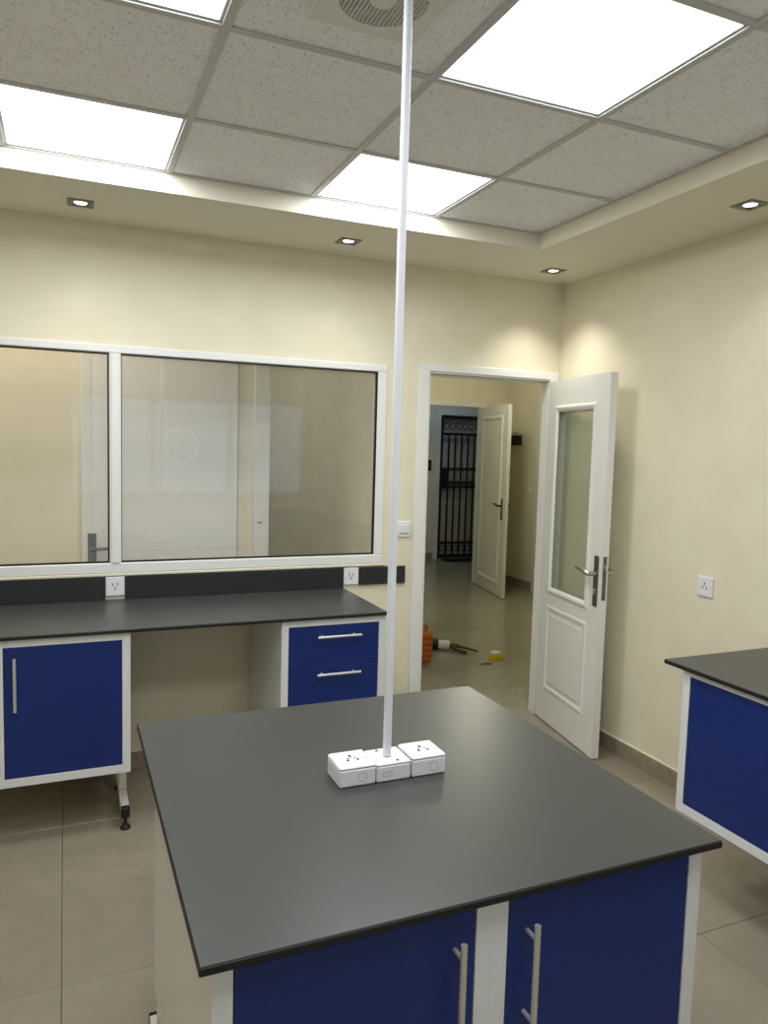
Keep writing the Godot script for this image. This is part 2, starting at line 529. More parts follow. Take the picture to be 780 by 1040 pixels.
# ==================================================================== window in the back wall
func build_window():
	var w := structure("window_1", Vector3.ZERO, 0.0, "wide white-framed interior window with two fixed panes")
	var z0 := -0.052
	var z1 := 0.012
	var panes := [[-3.87, -2.549], [-2.496, -1.18]]
	put(w, "window_frame", joined([
		[Vector3(-3.92, 0.985, z0), Vector3(-1.128, 1.035, z1)],
		[Vector3(-3.92, 2.031, z0), Vector3(-1.128, 2.068, z1)],
		[Vector3(-3.92, 1.035, z0), Vector3(-3.87, 2.031, z1)],
		[Vector3(-1.18, 1.035, z0), Vector3(-1.128, 2.031, z1)],
		[Vector3(-2.549, 1.035, z0), Vector3(-2.496, 2.031, z1)]], 0.004), M.upvc)
	put(w, "mullion_cover", cbox(Vector3(0.034, 0.995, 0.006), 0.002), M.upvc, Vector3(-2.5225, 1.533, z1 + 0.003))
	for p in panes:
		var g := 0.007
		put(w, "gasket", joined([
			[Vector3(p[0], 1.035, -0.02), Vector3(p[1], 1.035 + g, 0.004)], [Vector3(p[0], 2.031 - g, -0.02), Vector3(p[1], 2.031, 0.004)],
			[Vector3(p[0], 1.035 + g, -0.02), Vector3(p[0] + g * 0.5, 2.031 - g, 0.004)], [Vector3(p[1] - g, 1.035 + g, -0.02), Vector3(p[1], 2.031 - g, 0.004)]]), M.gasket)
		bx(w, "pane", M.pane_glass, Vector3(p[0] + 0.002, 1.037, -0.012), Vector3(p[1] - 0.002, 2.029, -0.006), 0.0)
	# dried cleaning marks on the right pane
	var pane: Node = w.get_node("pane_001")
	var c: Vector3 = pane.position
	var st := start()
	for k in 40:
		var a := TAU * k / 40
		var b := TAU * (k + 1) / 40
		var r0 := 0.079 + 0.003 * sin(a * 3.0)
		var r1 := 0.079 + 0.003 * sin(b * 3.0)
		var o := Vector3(-2.215, 1.605, -0.005) - c
		quad(st, o + Vector3(cos(a), sin(a), 0) * r0, o + Vector3(cos(b), sin(b), 0) * r1, o + Vector3(cos(b), sin(b), 0) * (r1 + 0.008), o + Vector3(cos(a), sin(a), 0) * (r0 + 0.008), Vector3.BACK)
	put(pane, "dried_ring_mark", st.commit(), M.dust)
	for q in [[-2.08, 1.475, 0.016], [-2.12, 1.28, 0.012], [-2.35, 1.30, 0.007], [-2.13, 1.10, 0.012]]:
		put(pane, "dried_spot", lathe([[0.0, 0.0006], [q[2] * 0.7, 0.0005], [q[2], 0.0]], 14, Basis(Vector3.RIGHT, PI / 2)), M.dust, Vector3(q[0], q[1], -0.005) - c)
	put(w, "window_sill", joined([[Vector3(-3.94, 0.971, 0.0), Vector3(-1.11, 0.985, 0.014)]], 0.003), M.cream_wall_paint)

# ==================================================================== the open lab door
func moulding(x0: float, x1: float, y0: float, y1: float, wide: float, deep: float) -> ArrayMesh:
	# mitred half-round frame lying in the xy plane, facing +z
	var st := start()
	var prof := [[0.0, 0.0], [0.12, 0.8], [0.35, 1.0], [0.65, 0.85], [1.0, 0.1]]
	for i in prof.size() - 1:
		var u0: float = prof[i][0] * wide
		var h0: float = prof[i][1] * deep
		var u1: float = prof[i + 1][0] * wide
		var h1: float = prof[i + 1][1] * deep
		var A := [Vector3(x0 + u0, y0 + u0, h0), Vector3(x1 - u0, y0 + u0, h0), Vector3(x1 - u0, y1 - u0, h0), Vector3(x0 + u0, y1 - u0, h0)]
		var B := [Vector3(x0 + u1, y0 + u1, h1), Vector3(x1 - u1, y0 + u1, h1), Vector3(x1 - u1, y1 - u1, h1), Vector3(x0 + u1, y1 - u1, h1)]
		for k in 4:
			var k2 := (k + 1) % 4
			quad(st, A[k], A[k2], B[k2], B[k], Vector3(0, 0, 1))
	return st.commit()

func lever_set(leaf: Node3D, x: float, y: float, zf: float, side: float, to_hinge: float, m: Material, m2: Material, high := 0.25):
	# long back plate with a curved lever and a lock cylinder; side is +1 on the +z face
	put(leaf, "handle_plate", cbox(Vector3(0.042, high, 0.007), 0.003), m2, Vector3(x, y - 0.04, zf + side * 0.0036))
	var pts := []
	var rad := []
	for k in 9:
		var t := k / 8.0
		pts.append(Vector3(x + to_hinge * maxf(0.0, (t - 0.25)) / 0.75 * 0.115, y + 0.018 * sin(maxf(0.0, t - 0.3) * 3.0), zf + side * (0.006 + 0.05 * minf(1.0, t / 0.3))))
		rad.append(0.012 if t < 0.3 else 0.015 - 0.005 * t)
	put(leaf, "handle_lever", tube(pts, rad, 10), m)
	put(leaf, "lock_cylinder", cbox(Vector3(0.014, 0.03, 0.012), 0.004), m, Vector3(x, y - 0.095, zf + side * 0.008))

func build_lab_door():
	var d := structure("door_1", Vector3.ZERO, 0.0, "white door with a tall glass pane standing open into the room")
	put(d, "door_frame", joined([
		[Vector3(-0.90, 0, -0.055), Vector3(-0.864, 2.075, 0.012)],
		[Vector3(-0.074, 0, -0.055), Vector3(-0.04, 2.075, 0.012)],
		[Vector3(-0.864, 2.045, -0.055), Vector3(-0.074, 2.075, 0.012)]], 0.002), M.door_white)
	put(d, "casing", joined([
		[Vector3(-0.943, 0, 0.0), Vector3(-0.874, 2.098, 0.02)],
		[Vector3(-0.066, 0, 0.0), Vector3(-0.004, 2.098, 0.02)],
		[Vector3(-0.874, 2.053, 0.0), Vector3(-0.066, 2.098, 0.02)]], 0.004), M.door_white)
	put(d, "door_stop", joined([
		[Vector3(-0.864, 0, -0.05), Vector3(-0.852, 2.045, -0.035)],
		[Vector3(-0.852, 2.033, -0.05), Vector3(-0.074, 2.045, -0.035)]], 0.002), M.door_white)
	# leaf: x runs from hinge to lock, the seen face looks along +z
	var T := 0.04
	var x0 := 0.024
	var x1 := 0.712
	var gx0 := 0.135
	var gx1 := 0.585
	var gy0 := 0.80
	var gy1 := 1.885
	var leaf := put(d, "leaf", joined([
		[Vector3(x0, 0.008, -T), Vector3(gx0, 2.04, 0)],
		[Vector3(gx1, 0.008, -T), Vector3(x1, 2.04, 0)],
		[Vector3(gx0, 0.008, -T), Vector3(gx1, gy0, 0)],
		[Vector3(gx0, gy1, -T), Vector3(gx1, 2.04, 0)]]), M.door_white, Vector3(-0.074, 0, 0), Vector3(0, -1.7302, 0))
	bx(leaf, "glass_pane", M.door_glass, Vector3(gx0, gy0, -0.023), Vector3(gx1, gy1, -0.017), 0.0)
	put(leaf, "glazing_bead", moulding(gx0 - 0.008, gx1 + 0.008, gy0 - 0.008, gy1 + 0.008, 0.036, 0.012), M.door_white)
	put(leaf, "glazing_bead", moulding(gx0 - 0.008, gx1 + 0.008, gy0 - 0.008, gy1 + 0.008, 0.036, 0.012), M.door_white, Vector3(gx0 + gx1, 0, -T), Vector3(0, PI, 0))
	put(leaf, "panel_moulding", moulding(0.122, 0.592, 0.205, 0.715, 0.03, 0.008), M.door_white)
	put(leaf, "raised_panel", cbox(Vector3(0.37, 0.41, 0.006), 0.0045), M.door_white, Vector3(0.357, 0.46, 0.0025))
	lever_set(leaf, 0.668, 0.995, 0.0, 1.0, -1.0, M.satin_steel, M.plate_steel, 0.27)
	lever_set(leaf, 0.668, 0.995, -T, -1.0, -1.0, M.satin_steel, M.plate_steel, 0.27)
	bx(leaf, "lock_faceplate", M.plate_steel, Vector3(x1 - 0.001, 0.86, -0.031), Vector3(x1 + 0.002, 1.09, -0.009), 0.001)
	bx(leaf, "latch", M.satin_steel, Vector3(x1, 1.02, -0.026), Vector3(x1 + 0.010, 1.045, -0.014), 0.002)
	for y in [0.25, 1.1, 1.8]:
		put(d, "hinge", lathe([[0.0, 0.0], [0.007, 0.0], [0.007, 0.09], [0.0, 0.09]], 12), M.satin_steel, Vector3(-0.063, y, 0.031))

# ==================================================================== hall seen through the door
func build_hall(hall_energy: float, lobby_energy: float):
	var XR := 2.27
	var f := structure("floor")
	put(f, "mortar_bed", joined([[Vector3(-1.0, -0.12, -6.3), Vector3(4.0, -0.009, -0.121)]]), M.floor_grout)
	lay_tiles(f, -0.86, XR, -4.11, -0.0, 8, "hall_tile")
	lay_tiles(f, 0.4, 3.7, -6.1, -4.11, 9, "hall_tile")
	var w := structure("wall_hall_right")
	put(w, "wall_panel", joined([[Vector3(XR, 0, -4.23), Vector3(XR + 0.12, 2.9, -0.05)]]), M.cream_wall_paint)
	w = structure("wall_hall_left")
	put(w, "wall_panel", joined([[Vector3(-0.97, 0, -4.23), Vector3(-0.90, 2.9, -0.05)]]), M.cream_wall_paint)
	w = structure("wall_hall_far")
	put(w, "wall_panel", joined([
		[Vector3(-0.90, 0, -4.15), Vector3(0.96, 2.9, -4.11)],
		[Vector3(1.90, 0, -4.15), Vector3(XR, 2.9, -4.11)],
		[Vector3(0.96, 2.17, -4.15), Vector3(1.90, 2.9, -4.11)]]), M.cream_wall_paint)
	w = structure("wall_lobby")
	put(w, "wall_panel", joined([
		[Vector3(0.28, 0, -6.22), Vector3(2.33, 2.9, -6.02)],
		[Vector3(3.29, 0, -6.22), Vector3(3.82, 2.9, -6.02)],
		[Vector3(2.33, 2.13, -6.22), Vector3(3.29, 2.9, -6.02)],
		[Vector3(0.28, 0, -6.02), Vector3(0.4, 2.9, -4.23)],
		[Vector3(3.7, 0, -6.02), Vector3(3.82, 2.9, -4.11)],
		[Vector3(2.39, 0, -4.23), Vector3(3.7, 2.9, -4.11)]]), M.cream_wall_paint)
	var c := structure("ceiling")
	put(c, "ceiling_slab", joined([[Vector3(-0.97, 2.75, -6.22), Vector3(3.82, 2.9, -0.05)]]), M.white_ceiling_paint)
	skirting("baseboard_hall_right", Vector3(XR, 0, -3.46), Vector3(XR, 0, -4.11), Vector3(-0.014, 0, 0), 0.1, false)
	skirting("baseboard_lobby", Vector3(0.4, 0, -6.02), Vector3(2.25, 0, -6.02), Vector3(0, 0, 0.014), 0.1, false)
	# casing of a side door on the right wall, mostly behind the lab door
	var tr := structure("trim_1")
	put(tr, "casing", joined([[Vector3(XR - 0.02, 0, -3.46), Vector3(XR, 2.24, -3.37)], [Vector3(XR - 0.02, 2.16, -3.37), Vector3(XR, 2.24, -2.5)], [Vector3(XR - 0.02, 0, -2.5), Vector3(XR, 2.24, -2.41)]], 0.004), M.door_white)
	# hall door, white, half open
	var d := structure("door_2", Vector3.ZERO, 0.0, "white panelled door half open at the end of the hall")
	put(d, "door_frame", joined([
		[Vector3(0.88, 0, -4.155), Vector3(0.96, 2.20, -4.095)],
		[Vector3(1.86, 0, -4.155), Vector3(1.94, 2.20, -4.095)],
		[Vector3(0.96, 2.14, -4.155), Vector3(1.86, 2.20, -4.095)]], 0.004), M.door_white)
	var W := 0.955
	var turn := atan2(0.941, -0.187)      # from the hinge towards the camera
	var leaf := put(d, "leaf", joined([[Vector3(0, 0.008, -0.04), Vector3(W, 2.132, 0)]], 0.003), M.door_white, Vector3(1.85, 0, -4.088), Vector3(0, -turn, 0))
	put(leaf, "panel_moulding", moulding(0.14, 0.80, 0.13, 2.02, 0.05, 0.012), M.door_white)
	lever_set(leaf, 0.86, 1.02, 0.0, 1.0, -1.0, M.dark_steel, M.dark_steel, 0.24)
	lever_set(leaf, 0.86, 1.02, -0.04, -1.0, -1.0, M.dark_steel, M.dark_steel, 0.24)
	# security gate in the lobby wall and the boarded door behind it
	var e := structure("door_3", Vector3(2.33, 0, -6.15), 0.0, "grey boarded outer door behind the black gate")
	for k in 8:
		bx(e, "board", M.board_grey, Vector3(0.001 + k * 0.12, 0.01, -0.03), Vector3(0.119 + k * 0.12, 2.12, 0.0), 0.006)
	bx(e, "cross_rail", M.board_grey, Vector3(0.0, 0.76, 0.0), Vector3(0.96, 0.86, 0.015), 0.004)
	var tr2 := structure("trim_2")
	put(tr2, "casing", joined([[Vector3(2.25, 0, -6.02), Vector3(2.33, 2.21, -6.0)], [Vector3(3.29, 0, -6.02), Vector3(3.37, 2.21, -6.0)], [Vector3(2.33, 2.13, -6.02), Vector3(3.29, 2.21, -6.0)]], 0.004), M.door_white)
	var g := thing("security_gate", "black barred metal security gate beyond the open hall door", "gate", Vector3(2.335, 0, -6.04))
	put(g, "gate_frame", joined([
		[Vector3(0, 0.01, -0.02), Vector3(0.045, 2.125, 0.02)], [Vector3(0.905, 0.01, -0.02), Vector3(0.95, 2.125, 0.02)],
		[Vector3(0.045, 2.08, -0.02), Vector3(0.905, 2.125, 0.02)], [Vector3(0.045, 0.01, -0.02), Vector3(0.905, 0.06, 0.02)]], 0.003), M.gate_black)
	for y in [1.855, 1.34, 1.075, 0.235]:
		bx(g, "rail", M.gate_black, Vector3(0.045, y - 0.018, -0.012), Vector3(0.905, y + 0.018, 0.012), 0.003)
	for k in 7:
		bx(g, "bar", M.gate_black, Vector3(0.045 + 0.107 * (k + 1) - 0.012, 0.06, -0.009), Vector3(0.045 + 0.107 * (k + 1) + 0.012, 1.855, 0.009), 0.003)
	for k in 8:
		for y in [1.97, 0.15]:
			put(g, "scroll_ring", ring_mesh(0.042, 0.007), M.gate_black, Vector3(0.1 + 0.107 * k, y, 0.0), Vector3(PI / 2, 0, 0))
	bx(g, "lock_box", M.gate_lock_blue, Vector3(0.045, 1.09, -0.03), Vector3(0.14, 1.325, 0.03), 0.005)
	bx(g, "lock_plate", M.dark_steel, Vector3(0.14, 1.11, -0.008), Vector3(0.60, 1.16, 0.014), 0.003)
	lobby_lamp(lobby_energy)
	var dm := thing("door_mat", "dark mat on the lobby floor in front of the black gate", "door mat", Vector3(2.82, 0, -5.82))
	bx(dm, "mat_border", M.black_rubber, Vector3(-0.46, 0.0, -0.17), Vector3(0.46, 0.008, 0.17), 0.003)
	bx(dm, "mat_pile", M.gate_black, Vector3(-0.43, 0.008, -0.14), Vector3(0.43, 0.013, 0.14), 0.003)
	# hall ceiling lamp
	var t := thing("hall_ceiling_lamp", "flat round ceiling lamp in the hall, out of the picture", "ceiling light", Vector3(0.9, 2.75, -2.4))
	put(t, "lamp_base", lathe([[0.0, 0.0], [0.17, 0.0], [0.17, -0.03], [0.16, -0.035]], 28), M.upvc)
	put(t, "lamp_diffuser", lathe([[0.158, -0.03], [0.14, -0.055], [0.08, -0.068], [0.0, -0.072]], 28), M.hall_panel_glow)
	var l := OmniLight3D.new()
	l.name = "light"
	l.light_energy = hall_energy
	l.light_color = Color(0.98, 0.975, 0.89)
	l.omni_range = 9.0
	l.omni_attenuation = 2.0
	l.light_size = 0.12
	l.shadow_enabled = true
	l.position = Vector3(0, -0.2, 0)
	t.add_child(l)

func lobby_lamp(lobby_energy: float):
	var t := thing("lobby_ceiling_lamp", "flat round ceiling lamp in the lobby by the gate, out of the picture", "ceiling light", Vector3(2.0, 2.75, -5.1))
	put(t, "lamp_base", lathe([[0.0, 0.0], [0.13, 0.0], [0.13, -0.03], [0.12, -0.035]], 28), M.upvc)
	put(t, "lamp_diffuser", lathe([[0.118, -0.03], [0.10, -0.05], [0.06, -0.06], [0.0, -0.063]], 28), M.hall_panel_glow)
	var l := OmniLight3D.new()
	l.name = "light"
	l.light_energy = lobby_energy
	l.light_color = Color(0.74, 0.85, 1.0)
	l.omni_range = 8.0
	l.omni_attenuation = 2.0
	l.light_size = 0.1
	l.shadow_enabled = true
	l.position = Vector3(0, -0.18, 0)
	t.add_child(l)

func ring_mesh(r: float, t: float) -> ArrayMesh:
	var key := "ring %.3f %.3f" % [r, t]
	if not meshes.has(key):
		var prof := []
		for k in 7:
			var a := TAU * k / 6
			prof.append([r + t * cos(a), t * sin(a)])
		meshes[key] = lathe(prof, 16)
	return meshes[key]

# ==================================================================== narrow room behind the window
func build_corridor(corridor_energy: float):
	var zc := -0.85
	var w := structure("wall_corridor")
	put(w, "wall_panel", joined([[Vector3(XL - 0.12, 0, zc - 0.1), Vector3(-1.566, 2.9, zc)]]), M.cream_wall_paint)
	put(w, "wall_panel", joined([[Vector3(XL - 0.12, 0, zc), Vector3(XL, 2.9, -0.05)]]), M.cream_wall_paint)
	# a deeper unlit space opens to the right of the door post
	put(w, "wall_panel", joined([[Vector3(-2.8, 0, -3.5), Vector3(-2.7, 2.9, zc - 0.1)]]), M.cream_wall_paint)
	put(w, "wall_panel", joined([[Vector3(-2.7, 0, -3.5), Vector3(-0.97, 2.9, -3.4)]]), M.cream_wall_paint)
	var c := structure("ceiling")
	put(c, "ceiling_slab", joined([[Vector3(XL - 0.12, 2.75, zc - 0.1), Vector3(-0.97, 2.9, -0.05)], [Vector3(-2.8, 2.75, -3.5), Vector3(-0.97, 2.9, zc - 0.1)]]), M.white_ceiling_paint)
	var f := structure("floor")
	put(f, "mortar_bed", joined([[Vector3(XL - 0.12, -0.12, zc - 0.1), Vector3(-1.0, 0.0, -0.121)], [Vector3(-2.8, -0.12, -3.5), Vector3(-1.0, 0.0, zc - 0.1)]]), M["floor_tile_0"])
	var d := structure("door_4", Vector3(-2.66, 0, zc), 0.0, "white flush door with a dark lever handle seen through the window")
	bx(d, "leaf", M.upvc, Vector3(0.0, 0.008, 0.0), Vector3(0.897, 2.35, 0.035), 0.004)
	var leaf: Node3D = d.get_node("leaf")
	var o: Vector3 = leaf.position
	put(leaf, "edge_strip", cbox(Vector3(0.05, 2.34, 0.004), 0.001), M.door_white, Vector3(0.03, 1.18, 0.037) - o)
	put(leaf, "handle_plate", cbox(Vector3(0.046, 0.19, 0.008), 0.003), M.dark_steel, Vector3(0.057, 0.99, 0.041) - o)
	put(leaf, "handle_lever", tube([Vector3(0.055, 0.995, 0.04) - o, Vector3(0.057, 0.995, 0.085) - o, Vector3(0.075, 0.997, 0.09) - o, Vector3(0.165, 1.0, 0.09) - o], [0.010, 0.010, 0.010, 0.009], 10), M.dark_steel)
	bx(d, "side_casing", M.cream_wall_paint, Vector3(0.906, 0.0, 0.0), Vector3(0.998, 2.4, 0.012), 0.002)
	bx(d, "jamb_post", M.door_white, Vector3(0.998, 0.0, 0.0), Vector3(1.095, 2.4, 0.05), 0.004)
	put(d, "latch_keeper", cbox(Vector3(0.03, 0.008, 0.004), 0.001), M.dark_steel, Vector3(1.035, 1.135, 0.052))
	var t := thing("corridor_ceiling_lamp", "slim ceiling lamp behind the interior window, out of the picture", "ceiling light", Vector3(-3.05, 2.75, -0.42))
	bx(t, "lamp_housing", M.upvc, Vector3(-0.65, -0.04, -0.06), Vector3(0.65, 0.0, 0.06), 0.004)
	bx(t, "lamp_diffuser", M.hall_panel_glow, Vector3(-0.63, -0.046, -0.05), Vector3(0.63, -0.04, 0.05), 0.001)
	var l := AreaLight3D.new()
	l.name = "light"
	l.area_size = Vector2(1.26, 0.1)
	l.area_range = 8.0
	l.area_attenuation = 2.0
	l.light_energy = corridor_energy
	l.light_color = Color(1.0, 0.96, 0.90)
	l.shadow_enabled = true
	l.position = Vector3(0, -0.05, 0)
	l.rotation.x = -PI / 2
	t.add_child(l)

	t = thing("store_ceiling_lamp", "small round ceiling lamp in the space beside the corridor door, out of the picture", "ceiling light", Vector3(-2.2, 2.75, -2.0))
	put(t, "lamp_base", lathe([[0.0, 0.0], [0.11, 0.0], [0.11, -0.03], [0.10, -0.035]], 28), M.upvc)
	put(t, "lamp_diffuser", lathe([[0.098, -0.03], [0.08, -0.05], [0.05, -0.058], [0.0, -0.06]], 28), M.hall_panel_glow)
	var o2 := OmniLight3D.new()
	o2.name = "light"
	o2.light_energy = 0.10
	o2.light_color = Color(0.98, 0.98, 0.88)
	o2.omni_range = 6.0
	o2.omni_attenuation = 2.0
	o2.light_size = 0.1
	o2.shadow_enabled = true
	o2.position = Vector3(0, -0.18, 0)
	t.add_child(o2)

# ==================================================================== lab furniture
func bar_handle(door: Node3D, a: Vector3, b: Vector3, out: Vector3):
	# round steel bar with two posts; a and b are its ends on the door face
	var d := (b - a).normalized()
	var st := start()
	add_tube(st, [a + out * 0.032, b + out * 0.032], [0.006, 0.006], 12)
	for p in [a + d * 0.028, b - d * 0.028]:
		add_tube(st, [p, p + out * 0.032], [0.0045, 0.0045], 10)
	put(door, "handle", st.commit(), M.handle_steel)

# front looks along local +z at z = 0, x from 0 to wide, y from the cabinet's underside
func cabinet(called: String, label: String, at: Vector3, turn: float, wide: float, deep: float, high: float, kind: String, handle_left := true, rail_top := 0.032) -> Node3D:
	var t := thing(called, label, "cabinet", at, turn)
	var s := 0.032
	var rail := 0.034
	bx(t, "side_panel", M.white_laminate, Vector3(0, 0, -deep), Vector3(s, high, 0), 0.0002)
	bx(t, "side_panel", M.white_laminate, Vector3(wide - s, 0, -deep), Vector3(wide, high, 0), 0.0002)
	bx(t, "bottom_panel", M.white_laminate, Vector3(s, 0, -deep), Vector3(wide - s, rail, 0), 0.001)
	bx(t, "top_rail", M.white_laminate, Vector3(s, high - rail_top, -deep), Vector3(wide - s, high, 0), 0.001)
	bx(t, "back_panel", M.white_laminate, Vector3(s, rail, -deep), Vector3(wide - s, high - rail_top, -deep + 0.012), 0.001)
	var g := 0.0018
	if kind == "door":
		var a := Vector3(s + g, rail + g, -0.019)
		var b := Vector3(wide - s - g, high - rail_top - g, -0.001)
		var door := bx(t, "door", M.blue_laminate, a, b, 0.0012)
		var hx := 0.04 if handle_left else (b.x - a.x) - 0.04
		var o := door.position
		bar_handle(door, Vector3(a.x + hx, b.y - 0.248, -0.001) - o, Vector3(a.x + hx, b.y - 0.036, -0.001) - o, Vector3(0, 0, 1))
	else:
		var cuts := [high - rail_top - g, high - rail_top - 0.176, high - rail_top - 0.376, rail + g]
		for k in 3:
			var a := Vector3(s + g, cuts[k + 1] + g * 0.5, -0.019)
			var b := Vector3(wide - s - g, cuts[k] - g * 0.5, -0.001)
			var dr := bx(t, "drawer", M.blue_laminate, a, b, 0.0012)
			var o := dr.position
			var m := (a.x + b.x) * 0.5 + 0.015
			bar_handle(dr, Vector3(m - 0.105, b.y - 0.045, -0.001) - o, Vector3(m + 0.105, b.y - 0.045, -0.001) - o, Vector3(0, 0, 1))
	return t

func worktop(label: String, a: Vector3, b: Vector3) -> Node3D:
	# black compact core with a grey matt face
	var mid := Vector3((a.x + b.x) * 0.5, a.y, (a.z + b.z) * 0.5)
	var t := thing("worktop", label, "worktop", mid)
	bx(t, "core", M.worktop_core, a - mid, Vector3(b.x, b.y - 0.0012, b.z) - mid, 0.002)
	bx(t, "top_face", M.worktop_grey, Vector3(a.x + 0.0022, b.y - 0.0012, a.z + 0.0022) - mid, Vector3(b.x - 0.0022, b.y, b.z - 0.0022) - mid, 0.0006)
	return t

# C-shaped leg: foot tube along local z from z0 to z1, upright at zu
func leg_frame(t: Node3D, x: float, z0: float, z1: float, zu: Array, high: float):
	bx(t, "foot_tube", M.frame_paint, Vector3(x - 0.0165, 0.062, z0 + 0.0122), Vector3(x + 0.0165, 0.096, z1 - 0.032), 0.002)
	for z in [z0, z1]:
		var inw := 0.012 if z == z0 else -0.032
		bx(t, "end_cap", M.black_rubber, Vector3(x - 0.0172, 0.055, minf(z, z + inw)), Vector3(x + 0.0172, 0.0965, maxf(z, z + inw)), 0.002)
		var zz: float = z + (0.03 if z == z0 else -0.024)
		put(t, "levelling_foot", lathe([[0.0, 0.0], [0.021, 0.0], [0.021, 0.007], [0.012, 0.016], [0.007, 0.022], [0.007, 0.056]], 16), M.black_rubber, Vector3(x, 0, zz))
	for z in zu:
		bx(t, "post", M.frame_paint, Vector3(x - 0.0165, 0.0965, z - 0.02), Vector3(x + 0.0165, high, z + 0.02), 0.002)

func build_back_bench():
	var zf := 0.6088
	worktop("long dark grey worktop along the window wall", Vector3(-4.10, TOP - 0.016, 0.001), Vector3(-1.355, TOP, 0.6288))
	cabinet("cabinet", "blue-doored white cabinet under the worktop by the window wall", Vector3(-3.003, 0.246, zf), 0.0, 0.502, 0.44, TOP - 0.016 - 0.246, "door", true)
	cabinet("drawer_cabinet", "white cabinet with blue drawers under the worktop, nearest the door", Vector3(-1.861, 0.246, zf), 0.0, 0.502, 0.58, TOP - 0.016 - 0.246, "drawer")
	var t := thing("bench_frame", "white steel leg frame with black feet under the window-side worktop", "bench frame", Vector3(-2.73, 0, 0.12))
	for x in [-2.522, -1.844, -1.375]:
		leg_frame(t, x + 2.73, 0.06, 0.505, [0.09, 0.3], 0.2455)
	leg_frame(t, -1.30, 0.06, 0.505, [0.09], TOP - 0.0165)
	var bs := [[-4.10, -2.5695, TOP + 0.0005, 0.97, "dark backsplash strip below the left window pane"],
		[-2.480, -1.355, TOP + 0.0005, 0.969, "long dark backsplash strip between the two wall sockets"],
		[-1.266, -0.988, 0.868, 0.965, "short dark strip on the wall beside the door frame, behind the pole"]]
	for q in bs:
		var b := thing("backsplash_strip", q[4], "backsplash", Vector3((q[0] + q[1]) * 0.5, q[2], 0.0))
		bx(b, "board", M.backsplash_black, Vector3(q[0] - b.position.x, 0, 0.0005), Vector3(q[1] - b.position.x, q[3] - q[2], 0.015), 0.0012)

func build_right_bench():
	worktop("dark worktop along the right wall, cut off by the picture edge", Vector3(-0.6674, TOP - 0.016, 1.663), Vector3(-0.001, TOP, ZR - 0.002))
	cabinet("cabinet", "blue-doored white cabinet under the right wall's worktop", Vector3(-0.647, 0.303, 1.744), -PI / 2, 0.53, 0.46, TOP - 0.016 - 0.303, "door", false, 0.022)
	var t := thing("bench_frame", "steel leg frame under the right wall's worktop", "bench frame", Vector3(-0.33, 0, 3.2))
	for z in [2.31, 3.4, 4.6]:
		# foot tubes run across the bench here
		var q := Node3D.new()
		q.name = numbered(t, "leg")
		t.add_child(q)
		q.position = Vector3(0, 0, z - 3.2)
		q.rotation.y = -PI / 2
		leg_frame(q, 0.0, -0.27, 0.27, [-0.23], TOP - 0.0165)
	# swan-neck tap, seen mirrored in the window
	var tap := thing("lab_tap", "curved swan-neck tap on the right bench, mirrored in the window", "tap", Vector3(-0.18, TOP, 3.72))
	put(tap, "tap_base", lathe([[0.0, 0.0], [0.028, 0.0], [0.028, 0.012], [0.016, 0.02], [0.014, 0.05]], 18), M.satin_steel)
	var pts := []
	var rad := []
	for k in 15:
		var a := PI * k / 14
		pts.append(Vector3(-0.085 + 0.085 * cos(a), 0.26 + 0.085 * sin(a), 0))
		rad.append(0.009)
	pts.push_front(Vector3(0, 0.04, 0))
	rad.push_front(0.01)
	pts.append(Vector3(-0.17, 0.2, 0))
	rad.append(0.008)
	put(tap, "spout", tube(pts, rad, 12), M.satin_steel)
	put(tap, "valve_lever", tube([Vector3(0, 0.06, 0), Vector3(0.0, 0.065, 0.06)], [0.008, 0.006], 10), M.satin_steel)

